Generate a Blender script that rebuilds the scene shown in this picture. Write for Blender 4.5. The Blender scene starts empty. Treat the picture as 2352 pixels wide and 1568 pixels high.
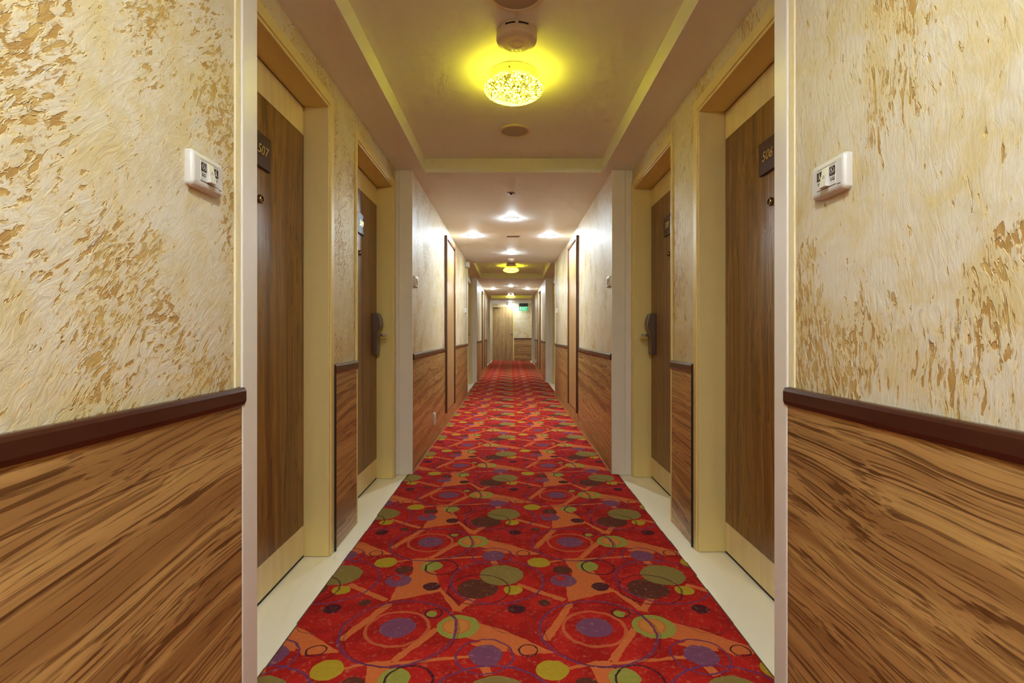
import bpy, bmesh, math, random
from mathutils import Vector, Matrix
random.seed(7)
S = bpy.context.scene
COL = S.collection
PI = math.pi

# ------------------------------------------------------------------ camera, world, exposure
H = 1.05                       # camera height
F = 1150.0                     # focal length in pixels of the 2352 px wide frame
cam_data = bpy.data.cameras.new('camera')
cam_data.sensor_width = 36.0
cam_data.lens = F / 2352.0 * 36.0
cam_data.shift_x = 3.0 / 2352.0
cam_data.shift_y = -16.0 / 2352.0
cam_data.clip_start = 0.02
cam = bpy.data.objects.new('camera', cam_data)
cam.location = (0, 0, H)
cam.rotation_euler = (PI / 2, 0, 0)
COL.objects.link(cam)
S.camera = cam

world = bpy.data.worlds.new('world')
world.use_nodes = True
world.node_tree.nodes['Background'].inputs[0].default_value = (0.5, 0.45, 0.4, 1)
world.node_tree.nodes['Background'].inputs[1].default_value = 0.2
S.world = world

S.view_settings.view_transform = 'Standard'
S.view_settings.look = 'None'
S.view_settings.exposure = 3.17
S.view_settings.gamma = 1.0
S.view_settings.use_curve_mapping = False
S.cycles.max_bounces = 7
S.cycles.diffuse_bounces = 6
S.cycles.glossy_bounces = 2
S.cycles.use_adaptive_sampling = True
S.cycles.adaptive_threshold = 0.05
S.cycles.adaptive_min_samples = 12
S.cycles.caustics_reflective = False
S.cycles.caustics_refractive = False
S.cycles.sample_clamp_indirect = 6.0
S.cycles.use_denoising = True

DOWN_STRENGTH = 64.0           # the recessed white downlights
LIGHT = (0.86, 1.03, 1.13)       # cool white of the downlights
LAMP_STRENGTH = 4.5            # the yellow mosaic bowl lamps

# ------------------------------------------------------------------ node helpers
class NT:
    def __init__(self, name):
        self.m = bpy.data.materials.new(name)
        self.m.use_nodes = True
        self.t = self.m.node_tree
        self.n = self.t.nodes
        self.b = self.n['Principled BSDF']
    def link(self, a, b):
        self.t.links.new(a, b)
    def put(self, sock, v):
        if isinstance(v, bpy.types.NodeSocket):
            self.link(v, sock)
        else:
            if isinstance(v, tuple) and len(v) == 3 and sock.type == 'RGBA':
                v = (*v, 1)
            sock.default_value = v
    def coord(self):
        return self.n.new('ShaderNodeTexCoord').outputs['Object']
    def math(self, op, a, b=0.0, c=None, clamp=False):
        k = self.n.new('ShaderNodeMath'); k.operation = op; k.use_clamp = clamp
        self.put(k.inputs[0], a)
        self.put(k.inputs[1], b)
        if c is not None: self.put(k.inputs[2], c)
        return k.outputs[0]
    def vec(self, op, a, b=None, c=None):
        k = self.n.new('ShaderNodeVectorMath'); k.operation = op
        self.put(k.inputs[0], a)
        if b is not None: self.put(k.inputs[1], b)
        if c is not None: self.put(k.inputs[2], c)
        return k.outputs['Value'] if op in ('LENGTH', 'DOT_PRODUCT') else k.outputs['Vector']
    def mapping(self, v, scale=(1, 1, 1), rot=(0, 0, 0), loc=(0, 0, 0)):
        k = self.n.new('ShaderNodeMapping')
        self.put(k.inputs['Vector'], v)
        k.inputs['Scale'].default_value = scale
        k.inputs['Rotation'].default_value = rot
        k.inputs['Location'].default_value = loc
        return k.outputs[0]
    def noise(self, v, scale=1.0, detail=2.0, rough=0.5, dist=0.0, color=False):
        k = self.n.new('ShaderNodeTexNoise')
        self.put(k.inputs['Vector'], v)
        k.inputs['Scale'].default_value = scale
        k.inputs['Detail'].default_value = detail
        k.inputs['Roughness'].default_value = rough
        k.inputs['Distortion'].default_value = dist
        return k.outputs['Color' if color else 'Fac']
    def step(self, v, lo, hi):                     # smooth 0..1 between lo and hi
        k = self.n.new('ShaderNodeMapRange'); k.interpolation_type = 'SMOOTHSTEP'
        self.put(k.inputs['Value'], v)
        k.inputs['From Min'].default_value = lo
        k.inputs['From Max'].default_value = hi
        return k.outputs[0]
    def mix(self, f, a, b):
        k = self.n.new('ShaderNodeMix'); k.data_type = 'RGBA'
        self.put(k.inputs[0], f)
        self.put(k.inputs[6], a); self.put(k.inputs[7], b)
        return k.outputs[2]
    def ramp(self, f, stops):
        k = self.n.new('ShaderNodeValToRGB')
        self.put(k.inputs[0], f)
        e = k.color_ramp.elements
        while len(e) < len(stops): e.new(0.5)
        for i, (p, c) in enumerate(stops):
            e[i].position = p; e[i].color = (*c, 1)
        return k.outputs[0]
    def bump(self, h, strength=0.3, dist=0.01):
        k = self.n.new('ShaderNodeBump')
        k.inputs['Strength'].default_value = strength
        k.inputs['Distance'].default_value = dist
        self.put(k.inputs['Height'], h)
        self.link(k.outputs[0], self.b.inputs['Normal'])
    def base(self, c, rough=0.5, metal=0.0, spec=0.5):
        self.put(self.b.inputs['Base Color'], c)
        self.put(self.b.inputs['Roughness'], rough)
        self.b.inputs['Metallic'].default_value = metal
        self.b.inputs['Specular IOR Level'].default_value = spec
        return self.m

def srgb(r, g, b):
    f = lambda c: (c / 255 / 12.92) if c / 255 <= 0.04045 else ((c / 255 + 0.055) / 1.055) ** 2.4
    return (f(r), f(g), f(b))

def paint(name, col, rough=0.5, var=0.05, metal=0.0, spec=0.5, scale=30, bump=0.0):
    t = NT(name)
    n = t.noise(t.coord(), scale, 3)
    dark = tuple(c * (1 - var) for c in col); lite = tuple(min(1, c * (1 + var)) for c in col)
    t.base(t.mix(n, dark, lite), rough, metal, spec)
    if bump: t.bump(n, bump, 0.002)
    return t.m

def emitter(name, col, strength):
    t = NT(name)
    t.base(col, 0.4)
    t.b.inputs['Emission Color'].default_value = (*col, 1)
    t.b.inputs['Emission Strength'].default_value = strength
    return t.m

# ------------------------------------------------------------------ materials
def stucco(name, rot, stretch, lo, hi, seed):
    t = NT(name)
    p = t.mapping(t.coord(), loc=(seed, seed, seed * 0.5))
    warp = t.vec('SUBTRACT', t.noise(p, 3.0, 2, color=True), (0.5, 0.5, 0.5))
    q = t.vec('MULTIPLY_ADD', warp, (0.10, 0.10, 0.10), p)
    qq = t.mapping(t.mapping(q, rot=(rot, 0, 0)), scale=(1, stretch[0], stretch[1]))
    region = t.noise(t.mapping(q, scale=(1, 1.0, 0.75)), 3.2, 3, 0.6)
    rg = t.step(region, lo, hi)
    # trowel flecks: small crisp pits, more of them where the region value is high
    fl = t.noise(qq, 42, 3.0, 0.6, 0.35)
    thr = t.math('SUBTRACT', 0.69, t.math('MULTIPLY', rg, 0.165))
    d = t.math('SUBTRACT', fl, thr)
    f3 = t.noise(qq, 78, 2.5, 0.6, 0.3)
    d3 = t.math('SUBTRACT', f3, t.math('SUBTRACT', 0.715, t.math('MULTIPLY', rg, 0.165)))
    fleck = t.math('MAXIMUM', t.step(d, -0.006, 0.014), t.math('MULTIPLY', t.step(d3, -0.005, 0.02), 0.8))
    fb = t.noise(qq, 17, 4.0, 0.62, 0.5)
    d2 = t.math('SUBTRACT', fb, t.math('SUBTRACT', 0.70, t.math('MULTIPLY', rg, 0.062)))
    blot = t.step(d2, -0.004, 0.012)
    marks = t.math('MAXIMUM', fleck, blot)
    haze = t.step(t.noise(q, 6.5, 6, 0.68, 0.5), 0.42, 0.66)
    fine = t.noise(qq, 75, 4, 0.6, 0.3)
    light = srgb(210, 197, 172); tan = srgb(202, 181, 132); ochre = srgb(184, 148, 80); deep = srgb(168, 124, 58)
    c = t.mix(haze, light, tan)
    c = t.mix(t.math('MULTIPLY', t.step(fine, 0.52, 0.72), 0.30), c, srgb(208, 178, 118))
    near = t.math('MULTIPLY', t.step(d, -0.13, 0.0), 0.72)
    c = t.mix(near, c, srgb(212, 182, 118))
    c = t.mix(t.math('MULTIPLY', marks, 0.88), c, t.mix(t.step(t.noise(q, 18, 2), 0.42, 0.6), ochre, deep))
    t.base(c, 0.46, 0, 0.42)
    h = t.math('ADD', t.math('MULTIPLY', t.math('MAXIMUM', t.step(d, -0.03, 0.02), t.step(d2, -0.03, 0.02)), -0.9),
               t.math('MULTIPLY', t.noise(qq, 34, 5, 0.6, 0.6), 0.9))
    h = t.math('ADD', h, t.math('MULTIPLY', t.noise(q, 7, 3), 1.1))
    t.bump(h, 0.55, 0.006)
    return t.m

M = {}
M['stucco_left'] = stucco('stucco_left', 0.75, (1.9, 0.85), 0.42, 0.66, 3.1)
M['stucco_right'] = stucco('stucco_right', 0.10, (2.0, 0.60), 0.44, 0.66, 11.7)
M['stucco_end'] = stucco('stucco_end', 0.6, (1.5, 0.8), 0.45, 0.75, 21.3)

def wood(name, axis, cols, scale=1.0, rough=0.35, joints=False, tilt=0.0, contrast=1.0, seed=0.0):
    """axis: grain direction, 1 = along y, 2 = along z, 0 = along x"""
    t = NT(name)
    p = t.coord()
    if tilt: p = t.mapping(p, rot=(tilt, 0, 0))
    p0 = t.mapping(p, loc=(seed, seed * 0.7, seed * 1.3))
    def sc(along, across):
        v = [across] * 3; v[axis] = along
        return tuple(v)
    k = scale
    w1 = t.vec('SUBTRACT', t.noise(t.mapping(p0, scale=sc(0.9 * k, 2.6 * k)), 1.0, 2, 0.5, color=True), (0.5, 0.5, 0.5))
    w2 = t.vec('SUBTRACT', t.noise(t.mapping(p0, scale=sc(3.5 * k, 9 * k)), 1.0, 2, 0.5, color=True), (0.5, 0.5, 0.5))
    a1 = [0.15 / k] * 3; a1[axis] = 0.0
    a2 = [0.016 / k] * 3; a2[axis] = 0.0
    q = t.vec('MULTIPLY_ADD', w2, tuple(a2), t.vec('MULTIPLY_ADD', w1, tuple(a1), p0))
    # all layers share the warped across-grain coordinate, so the lines run together
    broad = t.noise(t.mapping(q, scale=sc(0.12 * k, 13 * k)), 1.0, 1.5, 0.5)
    mid = t.noise(t.mapping(q, scale=sc(0.14 * k, 84 * k)), 1.0, 2.0, 0.55)
    thin = t.noise(t.mapping(q, scale=sc(0.22 * k, 190 * k)), 1.0, 2.0, 0.55)
    fib = t.noise(t.mapping(q, scale=sc(5 * k, 420 * k)), 1.0, 2, 0.6)
    c = t.ramp(broad, [(0.34, cols[1]), (0.46, cols[2]), (0.56, cols[3]), (0.68, cols[1])])
    c = t.mix(t.math('MULTIPLY', t.step(mid, 0.46, 0.62), 0.55 * contrast), c, cols[1])
    gate = t.step(broad, 0.60, 0.42)
    c = t.mix(t.math('MULTIPLY', t.step(thin, 0.53, 0.63), 0.60 * contrast), c, cols[0])
    line = t.math('MULTIPLY', t.step(mid, 0.57, 0.63), t.math('ADD', 0.22, t.math('MULTIPLY', gate, 0.55)))
    c = t.mix(t.math('MULTIPLY', line, contrast), c, cols[0])
    c = t.mix(t.math('MULTIPLY', t.step(fib, 0.5, 0.75), 0.22 * contrast), c, cols[0])
    if joints:
        s = t.n.new('ShaderNodeSeparateXYZ'); t.put(s.inputs[0], t.coord())
        jz = t.math('MINIMUM', t.math('ABSOLUTE', t.math('SUBTRACT', s.outputs['Z'], 0.755)),
                    t.math('ABSOLUTE', t.math('SUBTRACT', s.outputs['Z'], 0.165)))
        c = t.mix(t.math('MULTIPLY', t.math('LESS_THAN', jz, 0.0014), 0.65), c, cols[0])
        yy = t.math('ABSOLUTE', t.math('WRAP', t.math('SUBTRACT', s.outputs['Y'], 4.42), 0.33, -0.33))
        inside = t.math('MULTIPLY', t.math('GREATER_THAN', s.outputs['Z'], 0.165), t.math('LESS_THAN', s.outputs['Z'], 0.755))
        far = t.math('GREATER_THAN', s.outputs['Y'], 3.9)
        jy = t.math('MULTIPLY', t.math('MULTIPLY', t.math('LESS_THAN', yy, 0.002), inside), far)
        c = t.mix(t.math('MULTIPLY', jy, 0.4), c, cols[3])
    t.base(c, rough, 0, 0.4)
    t.bump(t.math('ADD', fib, line), 0.05, 0.001)
    return t.m

WA = [srgb(84, 47, 20), srgb(152, 109, 61), srgb(180, 136, 80), srgb(194, 152, 90)]
M['wainscot'] = wood('wainscot_laminate', 1, WA, 1.0, 0.34, True, -0.06, 1.0, 2.0)
WX = [srgb(96, 60, 30), srgb(152, 110, 64), srgb(174, 132, 80), srgb(190, 148, 92)]
M['wainscot_end'] = wood('wainscot_laminate_end', 0, WX, 1.0, 0.34, False, 0, 1.0, 5.0)
WD = [srgb(70, 42, 18), srgb(116, 78, 38), srgb(138, 98, 48), srgb(152, 112, 58)]
M['door_wood'] = wood('door_laminate', 2, WD, 1.25, 0.33, False, 0, 0.9, 9.0)
WE = [srgb(104, 74, 42), srgb(150, 117, 72), srgb(168, 135, 86), srgb(180, 148, 98)]
M['end_door_wood'] = wood('end_door_laminate', 2, WE, 1.0, 0.4, False, 0, 0.7, 13.0)
WS = [srgb(122, 86, 48), srgb(162, 124, 76), srgb(174, 137, 88), srgb(184, 148, 98)]
M['shaft_wood'] = wood('shaft_door_laminate', 2, WS, 1.3, 0.4, False, 0, 0.4, 17.0)

M['rail'] = paint('dark_rail_wood', srgb(66, 30, 20), 0.22, 0.12, spec=0.6, scale=12)
M['brown_frame'] = paint('brown_frame', srgb(92, 56, 36), 0.3, 0.1, scale=12)
M['plaster'] = paint('ceiling_paint', srgb(234, 234, 232), 0.6, 0.01)
M['ivory'] = paint('ivory_trim_paint', srgb(224, 214, 202), 0.38, 0.02, bump=0.05)
M['jamb'] = paint('yellow_cream_jamb_paint', srgb(220, 197, 130), 0.42, 0.02)
M['caulk'] = paint('caulk', srgb(232, 216, 172), 0.5, 0.06, bump=0.5, scale=60)
M['beige_panel'] = wood('pale_door_band', 2, [srgb(206, 180, 128), srgb(222, 198, 146), srgb(226, 203, 152), srgb(230, 208, 158)], 1.0, 0.4, False, 0, 0.3, 4.0)
M['tile'] = paint('cream_floor_tile', srgb(246, 237, 214), 0.3, 0.015, scale=8)
M['black'] = paint('black_gap', srgb(18, 14, 12), 0.6, 0.1)
M['white_plastic'] = paint('white_plastic', srgb(204, 197, 188), 0.28, 0.01)
M['off_white'] = paint('off_white_plastic', srgb(222, 206, 184), 0.35, 0.02)
M['icon_dark'] = paint('icon_window', srgb(62, 50, 40), 0.15, 0.1)
M['icon_line'] = paint('icon_line', srgb(190, 178, 160), 0.4, 0.02)
M['ink'] = paint('grey_ink', srgb(70, 62, 58), 0.5, 0.02)
M['steel'] = paint('satin_steel', srgb(168, 158, 146), 0.3, 0.04, metal=1.0)
M['bronze'] = paint('dark_satin_bronze', srgb(120, 100, 88), 0.34, 0.04, metal=0.8)
M['brass'] = paint('antique_brass', srgb(150, 118, 76), 0.25, 0.06, metal=1.0)
M['gold'] = paint('gold_numerals', srgb(222, 200, 140), 0.25, 0.03, metal=0.9)
M['plaque'] = paint('plaque_brown', srgb(70, 36, 22), 0.4, 0.08, spec=0.3)
M['glass_dark'] = paint('lens_dark', srgb(30, 24, 20), 0.08, 0.05, spec=0.8)
M['grille'] = paint('speaker_grille', srgb(176, 162, 142), 0.5, 0.1, scale=600)
M['vent'] = paint('vent_grey', srgb(150, 138, 128), 0.4, 0.05)
M['sign_dark'] = paint('sign_housing', srgb(50, 48, 44), 0.4, 0.05)
M['led'] = emitter('downlight_lens', LIGHT, DOWN_STRENGTH)
M['led_bright'] = emitter('bright_downlight_lens', LIGHT, DOWN_STRENGTH * 0.95)
M['green_led'] = emitter('green_led', (0.35, 1.0, 0.05), 0.5)
M['sign_green'] = emitter('sign_green', (0.01, 0.36, 0.10), 0.07)
M['sign_letter'] = emitter('sign_letter', (0.35, 1.0, 0.6), 0.16)

def mosaic():
    t = NT('mosaic_glass')
    p = t.coord()
    w = t.vec('MULTIPLY_ADD', t.noise(p, 30, 2, color=True), (0.006, 0.006, 0.006), p)
    v = t.n.new('ShaderNodeTexVoronoi'); v.feature = 'DISTANCE_TO_EDGE'
    t.put(v.inputs['Vector'], w); v.inputs['Scale'].default_value = 64
    c = t.n.new('ShaderNodeTexVoronoi'); c.feature = 'F1'
    t.put(c.inputs['Vector'], w); c.inputs['Scale'].default_value = 64
    s = t.n.new('ShaderNodeSeparateColor'); t.put(s.inputs[0], c.outputs['Color'])
    cell = t.step(v.outputs['Distance'], 0.08, 0.22)
    glass = t.mix(s.outputs[0], (0.94, 0.76, 0.02), (0.94, 0.95, 0.03))
    glass = t.mix(t.step(s.outputs[1], 0.6, 0.95), glass, (1.0, 1.0, 0.05))
    col = t.mix(cell, (0.012, 0.009, 0.0005), glass)
    t.base(col, 0.25)
    t.put(t.b.inputs['Emission Color'], col)
    t.put(t.b.inputs['Emission Strength'],
          t.math('MULTIPLY', t.math('ADD', 0.30, t.math('MULTIPLY', s.outputs[2], 1.3)), LAMP_STRENGTH))
    t.bump(v.outputs['Distance'], 0.4, 0.004)
    return t.m
M['mosaic'] = mosaic()

# ---- the carpet: one repeat (about 0.70 x 0.73 m) read off the floor and tiled
P_, D_ = 0.6667 * H, 0.734
def uv(zx, zy):                                   # where a spot of the pattern lies inside the repeat
    px, py = 760 + zx / 4.2, 1240 + zy / 4.2
    dy = py - 768.0
    return (px - 1173.0) / (dy * 0.6667), F * H / dy / D_, dy
def carpet():
    t = NT('patterned_carpet')
    p = t.coord()
    q = t.vec('DIVIDE', p, (P_, D_, 1.0))
    wob = t.vec('SUBTRACT', t.noise(p, 26, 2, color=True), (0.5, 0.5, 0.5))
    q = t.vec('MULTIPLY_ADD', wob, (0.022, 0.022, 0), q)
    q = t.vec('MULTIPLY', q, (1, 1, 0))
    red1, red2 = srgb(172, 34, 27), srgb(148, 26, 21)
    orange = srgb(192, 98, 50); purple = srgb(112, 66, 92); olive = srgb(128, 112, 58)
    yellow = srgb(168, 140, 36); green = srgb(138, 138, 58); dark = srgb(64, 28, 36)
    brown = srgb(84, 46, 34); tan = srgb(184, 92, 52); pline = srgb(104, 50, 84)
    c = t.mix(t.step(t.noise(p, 9, 3), 0.35, 0.65), red1, red2)
    K = t.vec
    def local(cx, cy):
        d = K('SUBTRACT', q, (cx, cy, 0))
        w = t.n.new('ShaderNodeVectorMath'); w.operation = 'WRAP'
        t.put(w.inputs[0], d); w.inputs[1].default_value = (0.5, 0.5, 0.5); w.inputs[2].default_value = (-0.5, -0.5, -0.5)
        return K('MULTIPLY', w.outputs['Vector'], (1, 1.10, 0))
    def cover(m, c, col, f=0.93):
        return t.mix(t.math('MULTIPLY', m, f) if f < 1 else m, c, col)
    def poly(c, pts, col=orange):
        P = [uv(*a)[:2] for a in pts]
        cx = sum(a[0] for a in P) / len(P); cy = sum(a[1] for a in P) / len(P)
        L = local(cx, cy)
        Q = [Vector(((a[0] - cx), (a[1] - cy) * 1.10)) for a in P]
        area = sum(Q[i].x * Q[(i + 1) % len(Q)].y - Q[(i + 1) % len(Q)].x * Q[i].y for i in range(len(Q)))
        if area < 0: Q.reverse()
        m = None
        for i in range(len(Q)):
            a, b = Q[i], Q[(i + 1) % len(Q)]
            e = (b - a).normalized(); n = Vector((e.y, -e.x))
            d = t.math('SUBTRACT', K('DOT_PRODUCT', L, (n.x, n.y, 0)), n.dot(a))
            m = d if m is None else t.math('MAXIMUM', m, d)
        return cover(t.math('LESS_THAN', m, 0.0), c, col, 1)
    def strip(c, a, b, w):
        (x0, y0), (x1, y1) = a, b
        A, B = Vector(uv(x0, y0)[:2]), Vector(uv(x1, y1)[:2])
        dy = (uv(x0, y0)[2] + uv(x1, y1)[2]) / 2
        h = w / 4.2 / (dy * 0.6667) / 2
        m = (A + B) / 2; L = local(m.x, m.y)
        d = Vector((B.x - A.x, (B.y - A.y) * 1.10)); ln = d.length / 2; d.normalize()
        al = t.math('SUBTRACT', t.math('ABSOLUTE', K('DOT_PRODUCT', L, (d.x, d.y, 0))), ln)
        ac = t.math('SUBTRACT', t.math('ABSOLUTE', K('DOT_PRODUCT', L, (-d.y, d.x, 0))), h)
        return cover(t.math('LESS_THAN', t.math('MAXIMUM', al, ac), 0.0), c, orange, 1)
    def disc(c, x, y, w, col, f=0.95):
        u, v, dy = uv(x, y)
        return cover(t.math('LESS_THAN', K('LENGTH', local(u, v)), w / 8.4 / (dy * 0.6667)), c, col, f)
    def ring(c, x, y, w, th, col, f=0.95):
        u, v, dy = uv(x, y); s = dy * 0.6667
        d = t.math('ABSOLUTE', t.math('SUBTRACT', K('LENGTH', local(u, v)), w / 8.4 / s))
        return cover(t.math('LESS_THAN', d, th / 6.6 / s), c, col, f)
    # orange wedges and bands
    c = poly(c, [(790, 200), (925, 195), (1010, 345), (1050, 455), (1060, 515), (900, 545), (800, 470)])
    c = poly(c, [(790, 330), (1000, 420), (1055, 510), (880, 550), (560, 610), (640, 470)])
    c = poly(c, [(1000, 430), (1100, 440), (1230, 650), (1310, 730), (1180, 700)])
    c = poly(c, [(1200, 690), (1310, 735), (1640, 880), (2080, 990), (2140, 1110), (1810, 1135), (1420, 880)])
    c = poly(c, [(1380, 800), (1560, 860), (1900, 1120), (1560, 1030), (1310, 1000), (1300, 930)])
    c = strip(c, (1235, 690), (1400, 560), 72)
    c = strip(c, (180, 445), (530, 600), 62)
    c = strip(c, (1340, 1150), (390, 1230), 46)
    c = strip(c, (1020, 880), (600, 1190), 78)
    c = strip(c, (570, 630), (90, 990), 78)
    c = strip(c, (640, 225), (860, 195), 30)
    c = strip(c, (1470, 1200), (1520, 1330), 90)
    c = poly(c, [(1340, 1020), (1500, 990), (1690, 1040), (1700, 1110), (1560, 1080), (1380, 1060)])
    c = poly(c, [(370, 1200), (580, 1180), (540, 1300), (380, 1340)])
    # discs and rings
    c = disc(c, 1495, 1132, 330, purple)
    c = ring(c, 1484, 1140, 545, 17, pline)
    c = ring(c, 1907, 1088, 180, 13, dark)
    c = disc(c, 645, 862, 345, purple)
    c = ring(c, 640, 870, 600, 28, tan, 0.8)
    c = disc(c, 1225, 853, 415, green)
    c = disc(c, 1210, 850, 268, orange)
    c = disc(c, 1210, 850, 225, srgb(188, 128, 52), 0.6)
    c = ring(c, 655, 892, 1110, 19, pline)
    c = ring(c, 690, 905, 1090, 12, dark, 0.45)
    c = disc(c, 975, 731, 108, green)
    c = ring(c, 992, 724, 165, 12, dark)
    c = disc(c, 972, 466, 170, dark)
    c = disc(c, 1415, 485, 395, brown)
    c = disc(c, 1645, 352, 420, olive)
    c = disc(c, 1755, 500, 180, yellow)
    c = ring(c, 1430, 490, 590, 15, dark, 0.7)
    c = ring(c, 1605, 405, 890, 16, pline)
    c = disc(c, 975, 268, 208, green)
    c = ring(c, 1070, 279, 310, 13, dark)
    c = disc(c, 708, 303, 175, brown)
    c = disc(c, 650, 408, 250, purple)
    c = disc(c, 632, 385, 95, red1)
    c = disc(c, 530, 232, 215, yellow)
    c = disc(c, 1790, 683, 168, dark)
    c = disc(c, 2062, 625, 120, brown)
    c = ring(c, 1755, 800, 440, 11, brown, 0.5)
    pile = t.noise(p, 240, 3, 0.7)
    tuft = t.noise(p, 70, 4, 0.65, 0.5)
    c2 = t.mix(t.math('MULTIPLY', t.step(pile, 0.4, 0.75), 0.22), c, (0.03, 0.01, 0.01))
    c2 = t.mix(t.math('MULTIPLY', t.step(tuft, 0.52, 0.8), 0.22), c2, (0.8, 0.42, 0.22))
    t.base(c2, 1.0, 0, 0.04)
    t.b.inputs['Sheen Weight'].default_value = 0.0
    t.bump(t.math('ADD', pile, tuft), 0.5, 0.004)
    return t.m
M['carpet'] = carpet()
M['carpet_edge'] = paint('frayed_carpet_edge', srgb(90, 58, 40), 0.95, 0.3, scale=120, bump=0.5)

# ------------------------------------------------------------------ mesh helpers
def box(bm, x0, x1, y0, y1, z0, z1):
    vs = [bm.verts.new((x, y, z)) for x in (min(x0, x1), max(x0, x1)) for y in (min(y0, y1), max(y0, y1)) for z in (min(z0, z1), max(z0, z1))]
    for f in ((0, 1, 3, 2), (4, 6, 7, 5), (0, 4, 5, 1), (2, 3, 7, 6), (0, 2, 6, 4), (1, 5, 7, 3)):
        bm.faces.new([vs[i] for i in f])
def prism(bm, prof, a0, a1, axis=1):
    """extrude a 2D profile: axis 0: profile (y,z) along x; axis 1: (x,z) along y; axis 2: (x,y) along z"""
    def P(p, a):
        return {0: (a, p[0], p[1]), 1: (p[0], a, p[1]), 2: (p[0], p[1], a)}[axis]
    A = [bm.verts.new(P(p, a0)) for p in prof]; B = [bm.verts.new(P(p, a1)) for p in prof]
    n = len(prof)
    for i in range(n):
        bm.faces.new((A[i], A[(i + 1) % n], B[(i + 1) % n], B[i]))
    bm.faces.new(A); bm.faces.new(list(reversed(B)))
def lathe(bm, prof, seg=48, axis='z', cap=True):
    """prof: list of (radius, height)"""
    rings = []
    for r, h in prof:
        ring = []
        for k in range(seg):
            a = 2 * PI * k / seg
            c, s = r * math.cos(a), r * math.sin(a)
            ring.append(bm.verts.new((c, s, h) if axis == 'z' else ((c, h, s) if axis == 'y' else (h, c, s))))
        rings.append(ring)
    for a, b in zip(rings, rings[1:]):
        for k in range(seg):
            bm.faces.new((a[k], a[(k + 1) % seg], b[(k + 1) % seg], b[k]))
    if cap:
        bm.faces.new(rings[0]); bm.faces.new(rings[-1])
def tube(bm, pts, r, seg=10):
    pts = [Vector(p) for p in pts]; rings = []
    for i, p in enumerate(pts):
        d = (pts[min(i + 1, len(pts) - 1)] - pts[max(i - 1, 0)]).normalized()
        u = d.cross(Vector((0, 0, 1)))
        if u.length < 1e-4: u = Vector((1, 0, 0))
        u.normalize(); v = d.cross(u)
        rings.append([bm.verts.new(p + (u * math.cos(2 * PI * k / seg) + v * math.sin(2 * PI * k / seg)) * r) for k in range(seg)])
    for a, b in zip(rings, rings[1:]):
        for k in range(seg): bm.faces.new((a[k], a[(k + 1) % seg], b[(k + 1) % seg], b[k]))
    bm.faces.new(rings[0]); bm.faces.new(rings[-1])

def obj(name, bm, mats, parent=None, bevel=0.0, smooth=False, seg=2):
    bmesh.ops.recalc_face_normals(bm, faces=bm.faces)
    if smooth:
        for f in bm.faces: f.smooth = True
        for e in bm.edges:
            e.smooth = not (len(e.link_faces) == 2 and e.calc_face_angle(0) > 0.6)
    me = bpy.data.meshes.new(name)
    bm.to_mesh(me); bm.free()
    for m in (mats if isinstance(mats, (list, tuple)) else [mats]): me.materials.append(m)
    o = bpy.data.objects.new(name, me)
    COL.objects.link(o)
    if parent: o.parent = parent
    if bevel:
        md = o.modifiers.new('bevel', 'BEVEL'); md.width = bevel; md.segments = seg; md.limit_method = 'ANGLE'
    return o
def B(*boxes):
    bm = bmesh.new()
    for b in boxes: box(bm, *b)
    return bm
def tag(o, label=None, cat=None, group=None, kind=None):
    if label: o['label'] = label
    if cat: o['category'] = cat
    if group: o['group'] = group
    if kind: o['kind'] = kind
    return o
def root(name, loc, rz=0.0, label=None, cat=None, group=None, kind=None):
    o = bpy.data.objects.new(name, None)
    o.empty_display_size = 0.05
    COL.objects.link(o); o.location = loc; o.rotation_euler = (0, 0, rz)
    return tag(o, label, cat, group, kind)
def kids(o): return [c for c in bpy.data.objects if c.parent == o]
def dup(o, loc=None, rz=None, label=None, parent=None):
    c = o.copy(); COL.objects.link(c)
    if loc is not None: c.location = loc
    if rz is not None: c.rotation_euler = (0, 0, rz)
    if label: c['label'] = label
    if parent: c.parent = parent
    for k in kids(o): dup(k, parent=c)
    return c
def text(name, body, size, mat, parent, loc, rot=(PI / 2, 0, 0), shear=0.0, depth=0.001, sx=1.0, bold=0.0):
    cu = bpy.data.curves.new(name, 'FONT')
    cu.body = body; cu.size = size; cu.align_x = 'CENTER'; cu.align_y = 'CENTER'
    cu.extrude = depth; cu.shear = shear; cu.offset = bold
    to = bpy.data.objects.new(name + '_tmp', cu); COL.objects.link(to)
    dg = bpy.context.evaluated_depsgraph_get()
    me = bpy.data.meshes.new_from_object(to.evaluated_get(dg))
    bpy.data.objects.remove(to)
    me.materials.clear(); me.materials.append(mat)
    o = bpy.data.objects.new(name, me); COL.objects.link(o)
    o.parent = parent; o.location = loc; o.rotation_euler = rot; o.scale = (sx, 1, 1)
    return o

# ------------------------------------------------------------------ plan of the corridor (x across, y along, z up)
CEIL, TRAY = 2.28, 2.385
Y0, YE = -3.4, 20.06
MOD = 7.15
AL0, AL1 = 1.447, 3.75                    # first door bay; the next ones repeat every MOD
SIDE = {-1: dict(xi=0.742, xw=0.862, xd=0.975, ops=((1.50, 2.38), (2.79, 3.66)), name='left', m='stucco_left'),
        1: dict(xi=0.764, xw=0.910, xd=1.033, ops=((1.53, 2.43), (2.82, 3.70)), name='right', m='stucco_right')}
OUT = 1.35
DOOR_H = 2.14
RAIL = 0.906
LEFT_ROT, RIGHT_ROT = PI / 2, -PI / 2
def rotof(s): return LEFT_ROT if s < 0 else RIGHT_ROT
SHAFT = (5.65, 6.45)

def structure(o, label, cat): return tag(o, label, cat, kind='structure')

# floor
o = obj('floor', B((-OUT, OUT, Y0 - 0.2, YE + 0.2, -0.1, 0.0)), M['tile'])
structure(o, 'cream stone floor showing as pale strips between carpet and room doors', 'floor')

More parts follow.
